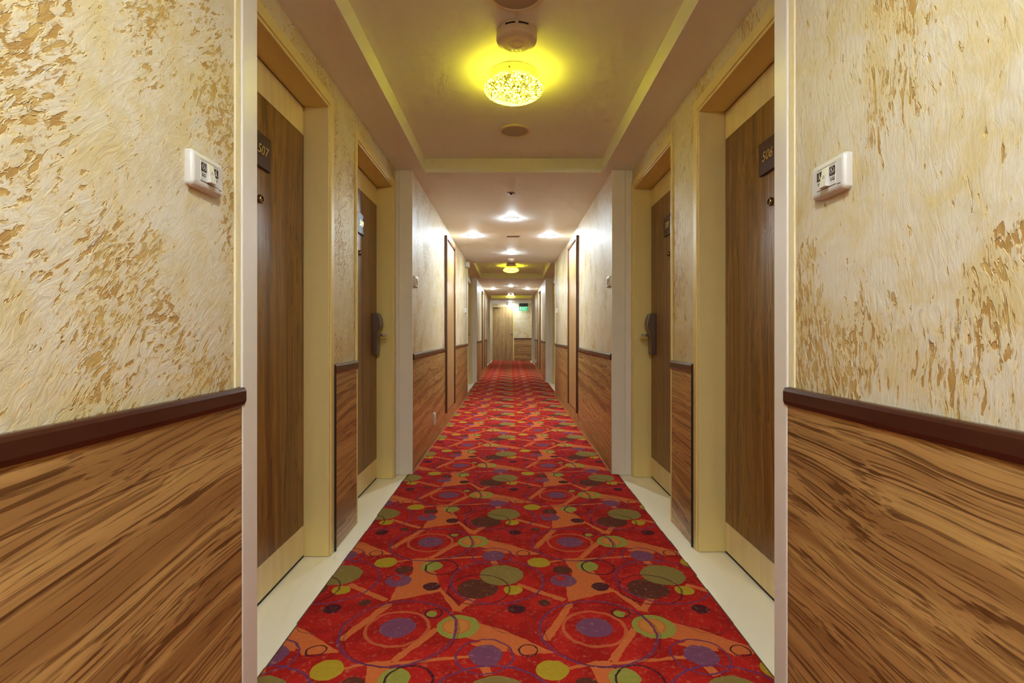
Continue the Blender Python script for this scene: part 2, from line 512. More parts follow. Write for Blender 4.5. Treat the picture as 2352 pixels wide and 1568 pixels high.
# ceiling with the three shallow trays over the door bays
bays = [(AL0 + k * MOD, AL1 + k * MOD) for k in range(3)]
trays = [(AL0, 3.80), (AL0 + MOD, 3.80 + MOD), (AL0 + 2 * MOD, 17.0)]
TXL, TXR = -0.648, 0.693
bm = bmesh.new()
y = Y0 - 0.2
for a, b in trays:
    box(bm, -OUT, OUT, y, a, CEIL, CEIL + 0.25)
    box(bm, -OUT, TXL, a, b, CEIL, CEIL + 0.25)
    box(bm, TXR, OUT, a, b, CEIL, CEIL + 0.25)
    box(bm, TXL, TXR, a, b, TRAY, CEIL + 0.25)
    y = b
box(bm, -OUT, OUT, y, YE + 0.2, CEIL, CEIL + 0.25)
structure(obj('ceiling', bm, M['plaster']), 'pale plaster ceiling with shallow recessed trays above the door bays', 'ceiling')

# side walls
for s, c in SIDE.items():
    bm = bmesh.new()
    def seg(x, y0, y1, z0=0.0, z1=CEIL): box(bm, s * x, s * OUT, y0, y1, z0, z1)
    y = Y0
    for k, (a, b) in enumerate(bays):
        seg(c['xi'], y, a)
        yy = a
        for (o0, o1) in c['ops']:
            seg(c['xw'], yy, o0 + k * MOD)
            seg(c['xw'], o0 + k * MOD, o1 + k * MOD, DOOR_H, CEIL)
            box(bm, s * (c['xd'] + 0.07), s * OUT, o0 + k * MOD, o1 + k * MOD, 0, DOOR_H)
            yy = o1 + k * MOD
        seg(c['xw'], yy, b)
        y = b
    if s < 0:
        seg(0.790, y, YE)
    else:
        seg(0.830, y, 18.55); seg(0.830, 19.45, YE); seg(0.83, 18.55, 19.45, DOOR_H, CEIL); box(bm, 0.97, OUT, 18.55, 19.45, 0, DOOR_H)
    o = obj('wall_' + c['name'], bm, M[c['m']])
    structure(o, 'cream and ochre textured plaster wall on the %s of the corridor' % c['name'], 'wall')
o = obj('wall_end', B((-OUT, OUT, YE, YE + 0.2, 0, CEIL)), M['stucco_end'])
structure(o, 'cream textured end wall around the last wooden door', 'wall')
o = obj('wall_back', B((-OUT, OUT, Y0 - 0.2, Y0, 0, CEIL)), M['stucco_end'])
structure(o, 'cream textured wall closing the corridor behind the viewpoint', 'wall')

# ------------------------------------------------------------------ carpet
bm = bmesh.new()
pl, pr = [], []
segs = [(Y0 + 0.002, AL0, 0), (AL0, AL1, 1), (AL1, AL0 + MOD, 0), (AL0 + MOD, AL1 + MOD, 1), (AL1 + MOD, AL0 + 2 * MOD, 0), (AL0 + 2 * MOD, AL1 + 2 * MOD, 1), (AL1 + 2 * MOD, YE - 0.002, 2)]
for a, b, w in segs:
    xl = (-0.732, -0.765, -0.735)[w]; xr = (0.754, 0.800, 0.76)[w]
    n = max(2, int((b - a) / 0.12))
    for i in range(n + 1):
        yy = a + (b - a) * i / n
        if w == 1:                                   # hand-cut edge, slightly wavy
            pl.append((xl + random.uniform(-.003, .003), yy)); pr.append((xr + random.uniform(-.003, .003), yy))
        else:
            pl.append((xl, yy)); pr.append((xr, yy))
TH = 0.008
for i in range(len(pl) - 1):
    if pl[i + 1][1] - pl[i][1] < 1e-6: continue
    box(bm, pl[i][0], pr[i][0], pl[i][1], pl[i + 1][1], 0.0005, TH)
me = obj('carpet', bm, M['carpet'])
tag(me, 'long red carpet with purple, olive and yellow circles and orange bands', 'carpet')
for p0_, p1_ in bays:
    for sd, pts in ((-1, pl), (1, pr)):
        bm = bmesh.new()
        for i in range(len(pts) - 1):
            a, b = pts[i], pts[i + 1]
            if b[1] - a[1] < 1e-6 or not p0_ <= a[1] < p1_ - 1e-4: continue
            box(bm, a[0], a[0] + sd * 0.006, a[1], b[1] + 0.001, 0.0005, TH - 0.001 + random.uniform(-.001, .001))
        obj('edge_binding', bm, M['carpet_edge'], me)['label'] = 'frayed dark cut edge'

# ------------------------------------------------------------------ trims: corner posts, panelling, rails
trim_n = 0
def trim(bm, mat, label, cat='trim', bevel=0.0):
    global trim_n
    trim_n += 1
    return structure(obj('trim_%d' % trim_n, bm, mat, None, bevel), label, cat)
ORD = ['nearest', 'middle', 'farthest']
for s, c in SIDE.items():
    nm = c['name']; xi, xw = c['xi'], c['xw']
    for k, (a, b) in enumerate(bays):
        t1 = trim(B((s * (xi - 0.010), s * xw, a - 0.080, a + (0.002 if s < 0 else -0.012), 0.002, CEIL - 0.001)), M['ivory'],
             'ivory corner post at the near edge of the %s door bay, %s side' % (ORD[k], nm), 'corner post', 0.004)
        ck = obj('sealant_strip', B((s * (xi - 0.006), s * xi, a - 0.108, a - 0.080, RAIL, CEIL - 0.001)), M['caulk'], t1, 0.002)
        ck['label'] = 'uneven cream sealant strip'
        bm = B((s * (xi - 0.008), s * (xi + 0.092), b - 0.012, b + 0.010, 0.002, CEIL - 0.001),
               (s * (xi + 0.085), s * (xw + 0.004), b - 0.001, b + 0.006, 0.002, CEIL - 0.001))
        trim(bm, M['ivory'], 'ivory post closing the far edge of the %s door bay, %s side' % (ORD[k], nm), 'corner post', 0.003)
    # straight stretches of panelling and rail (y0, y1, x, words)
    runs = [(Y0 + 0.005, AL0 - 0.080, xi, 'beside the camera, before the nearest door bay'),
            (AL1 + 0.010, SHAFT[0] - 0.035, xi, 'between nearest door bay and first tall shaft door'),
            (SHAFT[1] + 0.035, AL0 + MOD - 0.080, xi, 'between first tall shaft door and middle door bay'),
            (AL1 + MOD + 0.010, SHAFT[0] + MOD - 0.035, xi, 'between middle door bay and second tall shaft door'),
            (SHAFT[1] + MOD + 0.035, AL0 + 2 * MOD - 0.080, xi, 'between second tall shaft door and farthest door bay')]
    for k in range(3):
        o1, o2 = c['ops']
        runs.append((o1[1] + 0.050 + k * MOD, o2[0] - 0.012 + k * MOD, xw, 'between the two room doors of the %s bay' % ORD[k]))
    for y0, y1, x, words in runs:
        trim(B((s * (x - 0.008), s * (x + 0.002), y0, y1, 0.010 if x == xi else 0.002, RAIL - 0.03)), M['wainscot'],
             'wood-grain wainscot panel on the %s wall, %s' % (nm, words), 'wainscot')
        r = RAIL; q = x - 0.019
        prof = [(s * (x + 0.001), r - 0.048), (s * (x - 0.013), r - 0.048), (s * (q + 0.003), r - 0.043), (s * q, r - 0.036),
                (s * q, r - 0.010), (s * (q + 0.003), r - 0.003), (s * (q + 0.007), r), (s * (x + 0.001), r)]
        bm = bmesh.new()
        ext = 0.012 if x == xi else 0.0
        prism(bm, prof, y0 - (0.006 if x == xw else 0), y1 + (0.0 if x == xw else (0.004 if y1 < AL0 else 0)), 1)
        trim(bm, M['rail'], 'dark brown dado rail on the %s wall, %s' % (nm, words), 'dado rail', 0.001)
        if x == xw:
            trim(B((s * (x - 0.017), s * (x + 0.002), y0 - 0.012, y0, 0.002, RAIL - 0.045)), M['black'],
                 'dark upright edging strip on the %s wall, %s' % (nm, words), 'edging strip')
    # thin metal-and-wood strip at the foot of the panelling
    bm = bmesh.new()
    for y0, y1, x, w in runs[:5]:
        box(bm, s * (x - 0.011), s * x, y0, y1, 0.0, 0.016)
    box(bm, s * (xi - 0.011), s * xi, SHAFT[0] - 0.035, SHAFT[1] + 0.035, 0.0, 0.016)
    box(bm, s * (xi - 0.011), s * xi, SHAFT[0] + MOD - 0.035, SHAFT[1] + MOD + 0.035, 0.0, 0.016)
    structure(obj('baseboard_' + nm, bm, M['shaft_wood']), 'thin tan strip along the foot of the %s wall panelling' % nm, 'baseboard')
# end wall panelling, plain side walls of the last stretch
trim(B((0.135, 0.83, YE - 0.012, YE, 0.002, RAIL - 0.03)), M['wainscot_end'], 'wood-grain wainscot panel on the end wall under the exit sign', 'wainscot')
trim(B((0.130, 0.83, YE - 0.026, YE, RAIL - 0.048, RAIL)), M['rail'], 'dark brown dado rail on the end wall under the exit sign', 'dado rail', 0.003)
trim(B((-0.792, -0.782, AL1 + 2 * MOD + 0.02, YE - 0.001, 0.002, CEIL - 0.001)), M['ivory'], 'plain ivory boarding on the left wall beside the end door', 'boarding')

# ------------------------------------------------------------------ doors
door_n = 0
def plaque_on(rt, number, yf, w=0.14, z0=1.698, z1=1.829, sh=0.0):
    pq = obj('number_plaque', B((sh - w / 2, sh + w / 2, yf - 0.012, yf, z0, z1)), M['plaque'], rt, 0.0015)
    pq['label'] = 'dark brown plaque'
    if number:
        tx = text('numerals', number, 0.052, M['gold'], pq, (sh, yf - 0.0125, (z0 + z1) / 2), shear=0.25, depth=0.0012, sx=1.06, bold=0.0008)
        tx['label'] = 'gold slanted numerals'
def peephole_on(rt, yf, z=1.575):
    bm = bmesh.new()
    lathe(bm, [(0.0165, 0.0), (0.0165, -0.010), (0.014, -0.014), (0.011, -0.014), (0.010, -0.009)], 28, 'y')
    for v in bm.verts: v.co.y += yf; v.co.z += z
    p = obj('peephole', bm, M['brass'], rt, smooth=True); p['label'] = 'round brass peephole'
    bm = bmesh.new(); lathe(bm, [(0.0100, -0.009), (0.006, -0.011), (0.0015, -0.012)], 24, 'y')
    for v in bm.verts: v.co.y += yf; v.co.z += z
    obj('lens', bm, M['glass_dark'], p, smooth=True)
def lock_on(rt, h, w, yf):
    """key card lock on the h side of the leaf"""
    xc = h * (w / 2 - 0.105)
    prof = [(0, 1.200), (-0.030, 1.203), (-0.044, 1.195), (-0.056, 1.165), (-0.062, 1.125), (-0.061, 1.105), (-0.046, 1.078), (-0.040, 1.065),
            (-0.038, 1.020), (-0.036, 0.912), (-0.030, 0.905), (0, 0.905)]
    bm = bmesh.new(); prism(bm, [(yf + a, b) for a, b in prof], xc - 0.034, xc + 0.034, 0)
    L = obj('card_lock', bm, M['bronze'], rt, 0.003); L['label'] = 'satin bronze key card lock body'
    bm = bmesh.new(); prism(bm, [(yf - 0.0285, 1.2045), (yf - 0.045, 1.196), (yf - 0.0575, 1.166), (yf - 0.0545, 1.163), (yf - 0.043, 1.190), (yf - 0.0285, 1.199)], xc - 0.024, xc + 0.024, 0)
    obj('card_reader', bm, M['glass_dark'], L)
    bm = bmesh.new()
    tube(bm, [(xc, yf - 0.030, 1.045), (xc, yf - 0.060, 1.045), (xc, yf - 0.078, 1.045), (xc - h * 0.006, yf - 0.089, 1.045), (xc - h * 0.02, yf - 0.093, 1.045),
              (xc - h * 0.06, yf - 0.092, 1.045), (xc - h * 0.11, yf - 0.086, 1.044)], 0.0105, 14)
    lv = obj('lever_handle', bm, M['steel'], L, smooth=True); lv['label'] = 'steel lever handle'
def room_door(s, k, idx, number, lockside, label):
    global door_n
    door_n += 1
    c = SIDE[s]; o0, o1 = c['ops'][idx]; w = o1 - o0
    d = c['xd'] - c['xw']
    yc = (o0 + o1) / 2 + k * MOD
    rt = root('door_%d' % door_n, (s * c['xw'], yc, 0), rotof(s), label, 'door', kind='structure')
    hw = w / 2
    J = 0.016                                       # jamb boards line the opening, casing on the wall face
    fr = B((-hw, -hw + J, -0.004, d + 0.05, 0.002, DOOR_H), (hw - J, hw, -0.004, d + 0.05, 0.002, DOOR_H), (-hw + J, hw - J, -0.004, d + 0.05, DOOR_H - J, DOOR_H - 0.001))
    near_w, far_w = 0.020, 0.044
    left_w, right_w = (near_w, far_w) if idx == 1 else (near_w, far_w)
    lw = 0.040; top = DOOR_H + 0.045
    rwl = 0.035 if not (idx == 0 and s > 0) else 0.035
    # casing (thin step round the opening) with a groove before the plaster
    a0 = min(lw, o0 - AL0 - 0.004) if idx == 0 else 0.012
    a1 = lw if idx == 0 else min(lw, AL1 - o1 - 0.014)
    xl, xr = (a0, a1) if s < 0 else (a1, a0)
    box(fr, -hw - xl, -hw + 0.002, -0.010, 0.002, 0.002, DOOR_H + 0.002)
    box(fr, hw - 0.002, hw + xr, -0.010, 0.002, 0.002, DOOR_H + 0.002)
    box(fr, -hw - xl, hw + xr, -0.010, 0.002, DOOR_H - 0.002, top)
    f = obj('door_frame', fr, M['jamb'], rt, 0.0025); f['label'] = 'yellowish cream painted frame'
    y = d
    e = 0.005
    xa, xb = -hw + J + e, hw - J - e
    zt = DOOR_H - J - 0.006
    lf = obj('door_leaf', B((xa, xb, y, y + 0.042, 0.152, 1.985)), M['door_wood'], rt, 0.001); lf['label'] = 'brown wood-grain leaf'
    tp = obj('top_band', B((xa, xb, y, y + 0.042, 1.987, zt)), M['beige_panel'], rt, 0.001); tp['label'] = 'pale beige band'
    kp = obj('kick_plate', B((xa, xb, y - 0.001, y + 0.042, 0.014, 0.150)), M['beige_panel'], rt, 0.001); kp['label'] = 'pale beige kick plate'
    obj('gap_shade_fill', B((-hw + J - 0.001, hw - J + 0.001, y + 0.043, y + 0.068, 0.001, DOOR_H - J),  # solid black strips put the shade of the door gap into colour
        (-hw + J, xa - 0.0005, y + 0.003, y + 0.044, 0.001, DOOR_H - J), (xb + 0.0005, hw - J, y + 0.003, y + 0.044, 0.001, DOOR_H - J),
        (xa - 0.001, xb + 0.001, y + 0.002, y + 0.044, 0.001, 0.0135), (xa - 0.001, xb + 0.001, y + 0.003, y + 0.044, zt + 0.0005, DOOR_H - J)), M['black'], rt)['label'] = 'black filler standing in for the shade in the gap round the leaf'
    plaque_on(rt, number, y, sh=-0.012 if s > 0 else 0.002)
    peephole_on(rt, y)
    lock_on(rt, lockside, w, y)
    return rt
names = {(-1, 0): '507', (-1, 1): '509', (1, 0): '506', (1, 1): '508'}
for s in (-1, 1):
    nm = SIDE[s]['name']
    for idx in (0, 1):
        far = (1 if s < 0 else -1)
        ls = far if idx == 1 else -far
        room_door(s, 0, idx, names[(s, idx)], ls, 'brown wood-grain hotel room door numbered %s on the %s' % (names[(s, idx)], nm))
for k in (1, 2):
    for s in (-1, 1):
        nm = SIDE[s]['name']
        for idx in (0, 1):
            far = (1 if s < 0 else -1)
            room_door(s, k, idx, None, far if idx == 1 else -far,
                      'brown room door on the %s, %s of the pair in the %s bay' % (nm, ('nearer', 'farther')[idx], ORD[k]))
# one more door on the right just before the end wall
door_n += 1
rt = root('door_%d' % door_n, (0.83, 19.0, 0), RIGHT_ROT, 'brown door on the right wall right beside the end wall', 'door', kind='structure')
f = obj('door_frame', B((-0.45, -0.43, -0.008, 0.10, 0.002, DOOR_H), (0.43, 0.45, -0.008, 0.10, 0.002, DOOR_H), (-0.45, 0.45, -0.008, 0.10, DOOR_H - 0.02, DOOR_H - 0.001),
        (-0.49, -0.448, -0.010, 0.001, 0.002, DOOR_H), (0.448, 0.49, -0.010, 0.001, 0.002, DOOR_H), (-0.49, 0.49, -0.010, 0.001, DOOR_H, DOOR_H + 0.04)), M['jamb'], rt, 0.002)
f['label'] = 'yellowish cream painted frame'
obj('door_leaf', B((-0.428, 0.428, 0.075, 0.115, 0.01, DOOR_H - 0.024)), M['door_wood'], rt)['label'] = 'brown wood-grain leaf'
peephole_on(rt, 0.075)
lock_on(rt, -1, 0.86, 0.075)

# end door
door_n += 1
rt = root('door_%d' % door_n, (-0.320, YE, 0), 0, 'light brown wooden door facing down the corridor in the end wall', 'door', kind='structure')
hw = 0.414
obj('door_frame', B((-hw - 0.040, -hw, -0.03, -0.001, 0.002, DOOR_H + 0.01), (hw, hw + 0.040, -0.03, -0.001, 0.002, DOOR_H + 0.01), (-hw - 0.040, hw + 0.040, -0.03, -0.001, DOOR_H + 0.01, DOOR_H + 0.050)),
    M['jamb'], rt, 0.003)['label'] = 'cream painted frame'
obj('door_leaf', B((-hw + 0.004, hw - 0.004, -0.016, -0.001, 0.012, DOOR_H + 0.002)), M['end_door_wood'], rt)['label'] = 'light brown wood-grain leaf'
bm = bmesh.new(); lathe(bm, [(0.026, 0.0), (0.026, -0.006), (0.012, -0.008), (0.011, -0.035), (0.024, -0.042), (0.029, -0.055), (0.024, -0.068), (0.010, -0.073)], 28, 'y')
for v in bm.verts: v.co += Vector((hw - 0.055, -0.016, 1.09))
obj('door_knob', bm, M['steel'], rt, smooth=True)['label'] = 'polished round knob'
bm = bmesh.new(); tube(bm, [(-hw + 0.1, -0.05, 2.115), (-hw + 0.3, -0.05, 2.10)], 0.008); box(bm, -hw + 0.05, -hw + 0.22, -0.055, -0.016, 2.085, 2.125)
obj('door_closer', bm, M['brown_frame'], rt)

# tall shaft doors in the straight stretches
def shaft_door(s, k):
    global door_n
    door_n += 1
    nm = SIDE[s]['name']
    yc = sum(SHAFT) / 2 + k * MOD
    rt = root('door_%d' % door_n, (s * SIDE[s]['xi'], yc, 0), rotof(s),
              'tan shaft door in a brown frame on the %s wall, %s the middle door bay' % (nm, 'before' if k == 0 else 'beyond'), 'door', kind='structure')
    hw = (SHAFT[1] - SHAFT[0]) / 2
    fb = 0.030
    obj('door_frame', B((-hw - fb, -hw, -0.030, -0.001, 0.165, 2.165), (hw, hw + fb, -0.030, -0.001, 0.165, 2.165), (-hw, hw, -0.030, -0.001, 2.135, 2.165),
        (-hw, hw, -0.012, -0.001, 0.160, 0.172)), M['brown_frame'], rt, 0.002)['label'] = 'dark brown raised frame'
    obj('door_leaf', B((-hw + 0.003, hw - 0.003, -0.012, -0.001, 0.175, 2.132)), M['shaft_wood'], rt, 0.001)['label'] = 'tan vertical-grain leaf'
    obj('plinth', B((-hw - fb, hw + fb, -0.010, -0.001, 0.018, 0.160)), M['wainscot'], rt)['label'] = 'wood-grain board under the leaf'
    bm = bmesh.new(); lathe(bm, [(0.010, 0.0), (0.010, -0.004), (0.006, -0.006)], 20, 'y')
    for v in bm.verts: v.co += Vector((-s * (hw - 0.05) * -1, -0.012, 1.05))
    obj('key_cylinder', bm, M['steel'], rt, smooth=True)
for k in (0, 1):
    for s in (-1, 1): shaft_door(s, k)

# ------------------------------------------------------------------ wall plates
def rounded_plate(bm, w, h, d, r, cyl=0.0, n=6):
    """a plate in the xz plane, back at y=0, front at y=-d, rounded corners and soft front edge"""
    def loop(w, h, r, y):
        out = []
        for cx, cz, a0 in ((w / 2 - r, h / 2 - r, 0), (-w / 2 + r, h / 2 - r, PI / 2), (-w / 2 + r, -h / 2 + r, PI), (w / 2 - r, -h / 2 + r, 1.5 * PI)):
            for i in range(n + 1):
                a = a0 + PI / 2 * i / n
                out.append(bm.verts.new((cx + r * math.cos(a), y, cz + r * math.sin(a))))
        return out
    L = [loop(w, h, r, 0), loop(w, h, r, -d * 0.55), loop(w - 0.004, h - 0.008, r, -d * 0.82), loop(w - 0.010, h - 0.020, r * 0.8, -d * 0.96), loop(w - 0.02, h - 0.032, r * 0.6, -d)]
    m = len(L[0])
    for a, b in zip(L, L[1:]):
        for i in range(m): bm.faces.new((a[i], a[(i + 1) % m], b[(i + 1) % m], b[i]))
    bm.faces.new(L[0]); bm.faces.new(L[-1])
def bell_plate(loc, s, label, detail=True):
    rt = root('doorbell_plate', loc, rotof(s), label, 'switch plate', 'doorbell and room service plates on the corridor walls')
    rt.scale = (0.84, 0.90, 0.80)
    bm = bmesh.new(); rounded_plate(bm, 0.145, 0.106, 0.022, 0.012)
    body = obj('cover_plate', bm, M['white_plastic'], rt, smooth=True)
    f = -0.022
    bm = B((-0.041, 0.041, f - 0.0012, f + 0.004, -0.030, 0.030))
    ins = obj('insert', bm, M['white_plastic'], rt, 0.0006)
    obj('seam', B((-0.042, 0.042, f - 0.0008, f, 0.0301, 0.0312)), M['ink'], rt)
    obj('seam', B((-0.042, 0.042, f - 0.0008, f, -0.0312, -0.0301)), M['ink'], rt)
    # middle rocker: wedge that stands out at the bottom
    bm = bmesh.new(); prism(bm, [(f - 0.0012, 0.0295), (f - 0.003, 0.0290), (f - 0.0125, -0.0290), (f - 0.0012, -0.0295)], -0.0145, 0.0145, 0)
    rk = obj('bell_button', bm, M['white_plastic'], rt, 0.0008); rk['label'] = 'wedge-shaped bell button'
    bm = bmesh.new()
    th = math.atan2(0.0095, 0.058)
    def onr(x, z): return (x, f - 0.0085 - (0.0 - z) * math.tan(th), z)
    tube(bm, [onr(-0.003, -0.004), onr(-0.003, 0.003), onr(0.0, 0.006), onr(0.003, 0.003), onr(0.003, -0.004)], 0.0004, 5)
    obj('bell_symbol', bm, M['ink'], rk)
    dnd = -1 if s < 0 else 1                       # side of the do-not-disturb window
    for sd, icon, l1, l2 in ((dnd, 'ring', 'DO NOT', 'DISTURB'), (-dnd, 'person', 'MAKE UP', 'ROOM')):
        xc = sd * 0.0278
        pane = obj('icon_window', B((xc - 0.0122, xc + 0.0122, f - 0.0022, f - 0.001, -0.002, 0.0235)), M['icon_dark'], rt, 0.0003)
        pane['label'] = 'dark square indicator window'
        bm = bmesh.new(); y = f - 0.0026; zc = 0.011
        if icon == 'ring':
            tube(bm, [(xc + 0.0085 * math.cos(a * PI / 12), y, zc + 0.0095 * math.sin(a * PI / 12)) for a in range(25)], 0.0006, 6)
            tube(bm, [(xc - 0.006, y, zc + 0.0065), (xc + 0.006, y, zc - 0.0065)], 0.0006, 6)
            tube(bm, [(xc - 0.001, y, zc + 0.006), (xc + 0.001, y, zc), (xc - 0.002, y, zc - 0.006)], 0.0009, 6)
        else:
            tube(bm, [(xc + 0.001, y, zc + 0.009), (xc - 0.001, y, zc + 0.004), (xc + 0.001, y, zc - 0.002), (xc + 0.005, y, zc - 0.009)], 0.0013, 6)
            tube(bm, [(xc + 0.001, y, zc - 0.002), (xc - 0.004, y, zc - 0.009)], 0.0009, 6)
            tube(bm, [(xc - 0.001, y, zc + 0.004), (xc - 0.006, y, zc - 0.001)], 0.0007, 6)
        obj('symbol', bm, M['icon_line'], pane)
        if detail:
            text('lettering', l1, 0.0052, M['ink'], rt, (xc, f - 0.0014, -0.0095), depth=0.0002, sx=0.9, bold=0.0001)
            text('lettering', l2, 0.0052, M['ink'], rt, (xc, f - 0.0014, -0.0150), depth=0.0002, sx=0.9, bold=0.0001)
    if detail:
        bm = bmesh.new()
        for i in range(7): box(bm, 0.0465 + i * 0.0019, 0.0478 + i * 0.0019, f - 0.0006, f + 0.001, -0.0345, -0.0325)
        obj('maker_mark', bm, M['ink'], rt)['label'] = 'tiny illegible grey maker mark'
    return rt
ZP = 1.437
XL, XR = -SIDE[-1]['xi'], SIDE[1]['xi']
bell_plate((XL, 1.200, 1.434), -1, 'white plate with bell button beside door 507, nearest on the left wall')
bell_plate((XR, 1.180, 1.420), 1, 'white plate with bell button beside door 506, nearest on the right wall')
bell_plate((XL, 3.865, 1.455), -1, 'small bell plate on the left wall just beyond door 509', False)
bell_plate((XR, 3.850, 1.455), 1, 'small bell plate on the right wall just beyond door 508', False)
bell_plate((XL, 8.15, ZP), -1, 'bell plate on the left wall just before the middle door bay', False)
bell_plate((XR, 8.25, ZP), 1, 'bell plate on the right wall just before the middle door bay', False)
bell_plate((XL, 15.35, ZP), -1, 'bell plate on the left wall just before the farthest door bay', False)
bell_plate((XR, 15.35, ZP), 1, 'bell plate on the right wall just before the farthest door bay', False)

def socket(loc, s, label):
    rt = root('wall_socket', loc, rotof(s), label, 'socket')
    bm = bmesh.new(); rounded_plate(bm, 0.085, 0.115, 0.014, 0.006)
    obj('cover_plate', bm, M['white_plastic'], rt, smooth=True)
    obj('insert', B((-0.024, 0.024, -0.0165, -0.012, -0.026, 0.026)), M['off_white'], rt, 0.001)
    for x, z, r in ((0, 0.012, 0.0042), (-0.010, -0.008, 0.0032), (0.010, -0.008, 0.0032)):
        bm = bmesh.new(); lathe(bm, [(r, -0.0162), (r, -0.0170)], 16, 'y')
        for v in bm.verts: v.co.x += x; v.co.z += z
        obj('pin_hole', bm, M['black'], rt)
socket((XL + 0.008, 4.78, 0.245), -1, 'white wall socket low on the left wainscot before the shaft door')
socket((XR - 0.008, 15.0, 0.26), 1, 'white wall socket low on the right wainscot far down the corridor')

# ------------------------------------------------------------------ ceiling fittings
def lamp(x, y, label):
    rt = root('ceiling_lamp', (x, y, TRAY), 0, label, 'ceiling lamp', 'yellow mosaic glass ceiling lamps')
    bm = bmesh.new(); lathe(bm, [(0.112, 0.0), (0.118, -0.003), (0.118, -0.042), (0.112, -0.046)], 64)
    obj('mounting_ring', bm, M['off_white'], rt, smooth=True)['label'] = 'cream metal mounting ring'
    bm = bmesh.new()
    prof = []
    for i in range(25):
        a = PI / 2 * 0.62 - i / 24 * (PI / 2 * 0.62 + PI / 2 * 0.985)
        prof.append((0.150 * math.cos(a), -0.085 + 0.047 * math.sin(a)))
    lathe(bm, prof, 72)
    g = obj('glass_shade', bm, M['mosaic'], rt, smooth=True); g['label'] = 'glowing mosaic bowl of pale yellow glass chips'
    for k in range(3):
        a = k * 2 * PI / 3 + 0.35
        c, s_ = math.cos(a), math.sin(a)
        bm = bmesh.new(); tube(bm, [(0.116 * c, 0.116 * s_, -0.030), (0.132 * c, 0.132 * s_, -0.034)], 0.003, 8)
        obj('clip_screw', bm, M['brass'], rt)
    return rt
XC = 0.012
lamp(XC + 0.003, 2.56, 'yellow mosaic glass ceiling lamp, largest and nearest')
lamp(XC - 0.006, 9.74, 'yellow mosaic ceiling lamp in the second tray, behind the round detector')
lamp(XC - 0.02, 16.50, 'yellow mosaic ceiling lamp farthest away, half hidden by the ceiling edge')

def wifi(x, y, label):
    rt = root('ceiling_access_point', (x, y, TRAY), 0, label, 'ceiling unit', 'round white ceiling units beside the lamps')
    rt.scale = (1.03, 1.03, 1.05)
    bm = bmesh.new(); lathe(bm, [(0.082, 0.0), (0.086, -0.006), (0.087, -0.036), (0.084, -0.046), (0.074, -0.053), (0.060, -0.0545)], 64)
    obj('housing', bm, M['off_white'], rt, smooth=True)
    for a0, a1 in ((-2.15, -1.66), (-1.48, -0.99)):
        bm = bmesh.new(); n = 8; r0, r1 = 0.0868, 0.0874
        for i in range(n):
            a, b = a0 + (a1 - a0) * i / n, a0 + (a1 - a0) * (i + 1) / n
            vs = [bm.verts.new((r1 * math.cos(q), r1 * math.sin(q), z)) for q, z in ((a, -0.010), (b, -0.010), (b, -0.017), (a, -0.017))]
            bm.faces.new(vs)
        obj('air_slot', bm, M['black'], rt)['label'] = 'dark curved slots near the ceiling'
    bm = bmesh.new(); tube(bm, [(0.0, -0.120, -0.002), (0.001, -0.104, -0.008), (0.0, -0.089, -0.022), (-0.002, -0.088, -0.030)], 0.003, 8)
    tube(bm, [(-0.006, -0.118, -0.002), (0.006, -0.118, -0.002)], 0.003, 8)
    obj('cable', bm, M['off_white'], rt, smooth=True)
    bm = bmesh.new(); lathe(bm, [(0.033, -0.0540), (0.033, -0.0556), (0.031, -0.0556), (0.031, -0.0540)], 48, cap=False)
    lathe(bm, [(0.022, -0.0540), (0.022, -0.0558), (0.0205, -0.0558), (0.0205, -0.0540)], 48, cap=False)
    obj('embossed_ring', bm, M['off_white'], rt, smooth=True)
    for i in (-1, 0, 1):
        bm = bmesh.new(); lathe(bm, [(0.0022, -0.0540), (0.0022, -0.0556), (0.001, -0.0560)], 12)
        for v in bm.verts: v.co += Vector((i * 0.0185, 0.046, 0))
        obj('indicator_light', bm, M['green_led'], rt)['label'] = 'tiny green indicator light'
wifi(XC + 0.014, 2.205, 'round white ceiling unit with three green lights, nearest')
wifi(XC - 0.005, 9.40, 'round white ceiling unit just before the second mosaic lamp')

def speaker(x, y, r, label, z=TRAY):
    rt = root('ceiling_speaker', (x, y, z), 0, label, 'ceiling speaker', 'round ceiling speakers')
    bm = bmesh.new(); lathe(bm, [(r, 0.0), (r, -0.004), (r * 0.97, -0.009), (r * 0.86, -0.010), (r * 0.84, -0.004)], 56)
    obj('rim', bm, M['off_white'], rt, smooth=True)
    bm = bmesh.new(); lathe(bm, [(r * 0.845, -0.0042), (r * 0.7, -0.0075), (r * 0.35, -0.0095), (0.002, -0.0100)], 56)
    obj('grille', bm, M['grille'], rt, smooth=True)['label'] = 'grey-brown perforated grille'
speaker(XC + 0.014, 3.28, 0.104, 'round ceiling speaker between the nearest lamp and the tray end')
speaker(XC + 0.010, 1.955, 0.112, 'round ceiling speaker cut off by the top of the photo')
speaker(-0.50, 10.64, 0.065, 'small round disc on the left side of the second tray')
speaker(0.51, 10.56, 0.065, 'small round disc on the right side of the second tray')

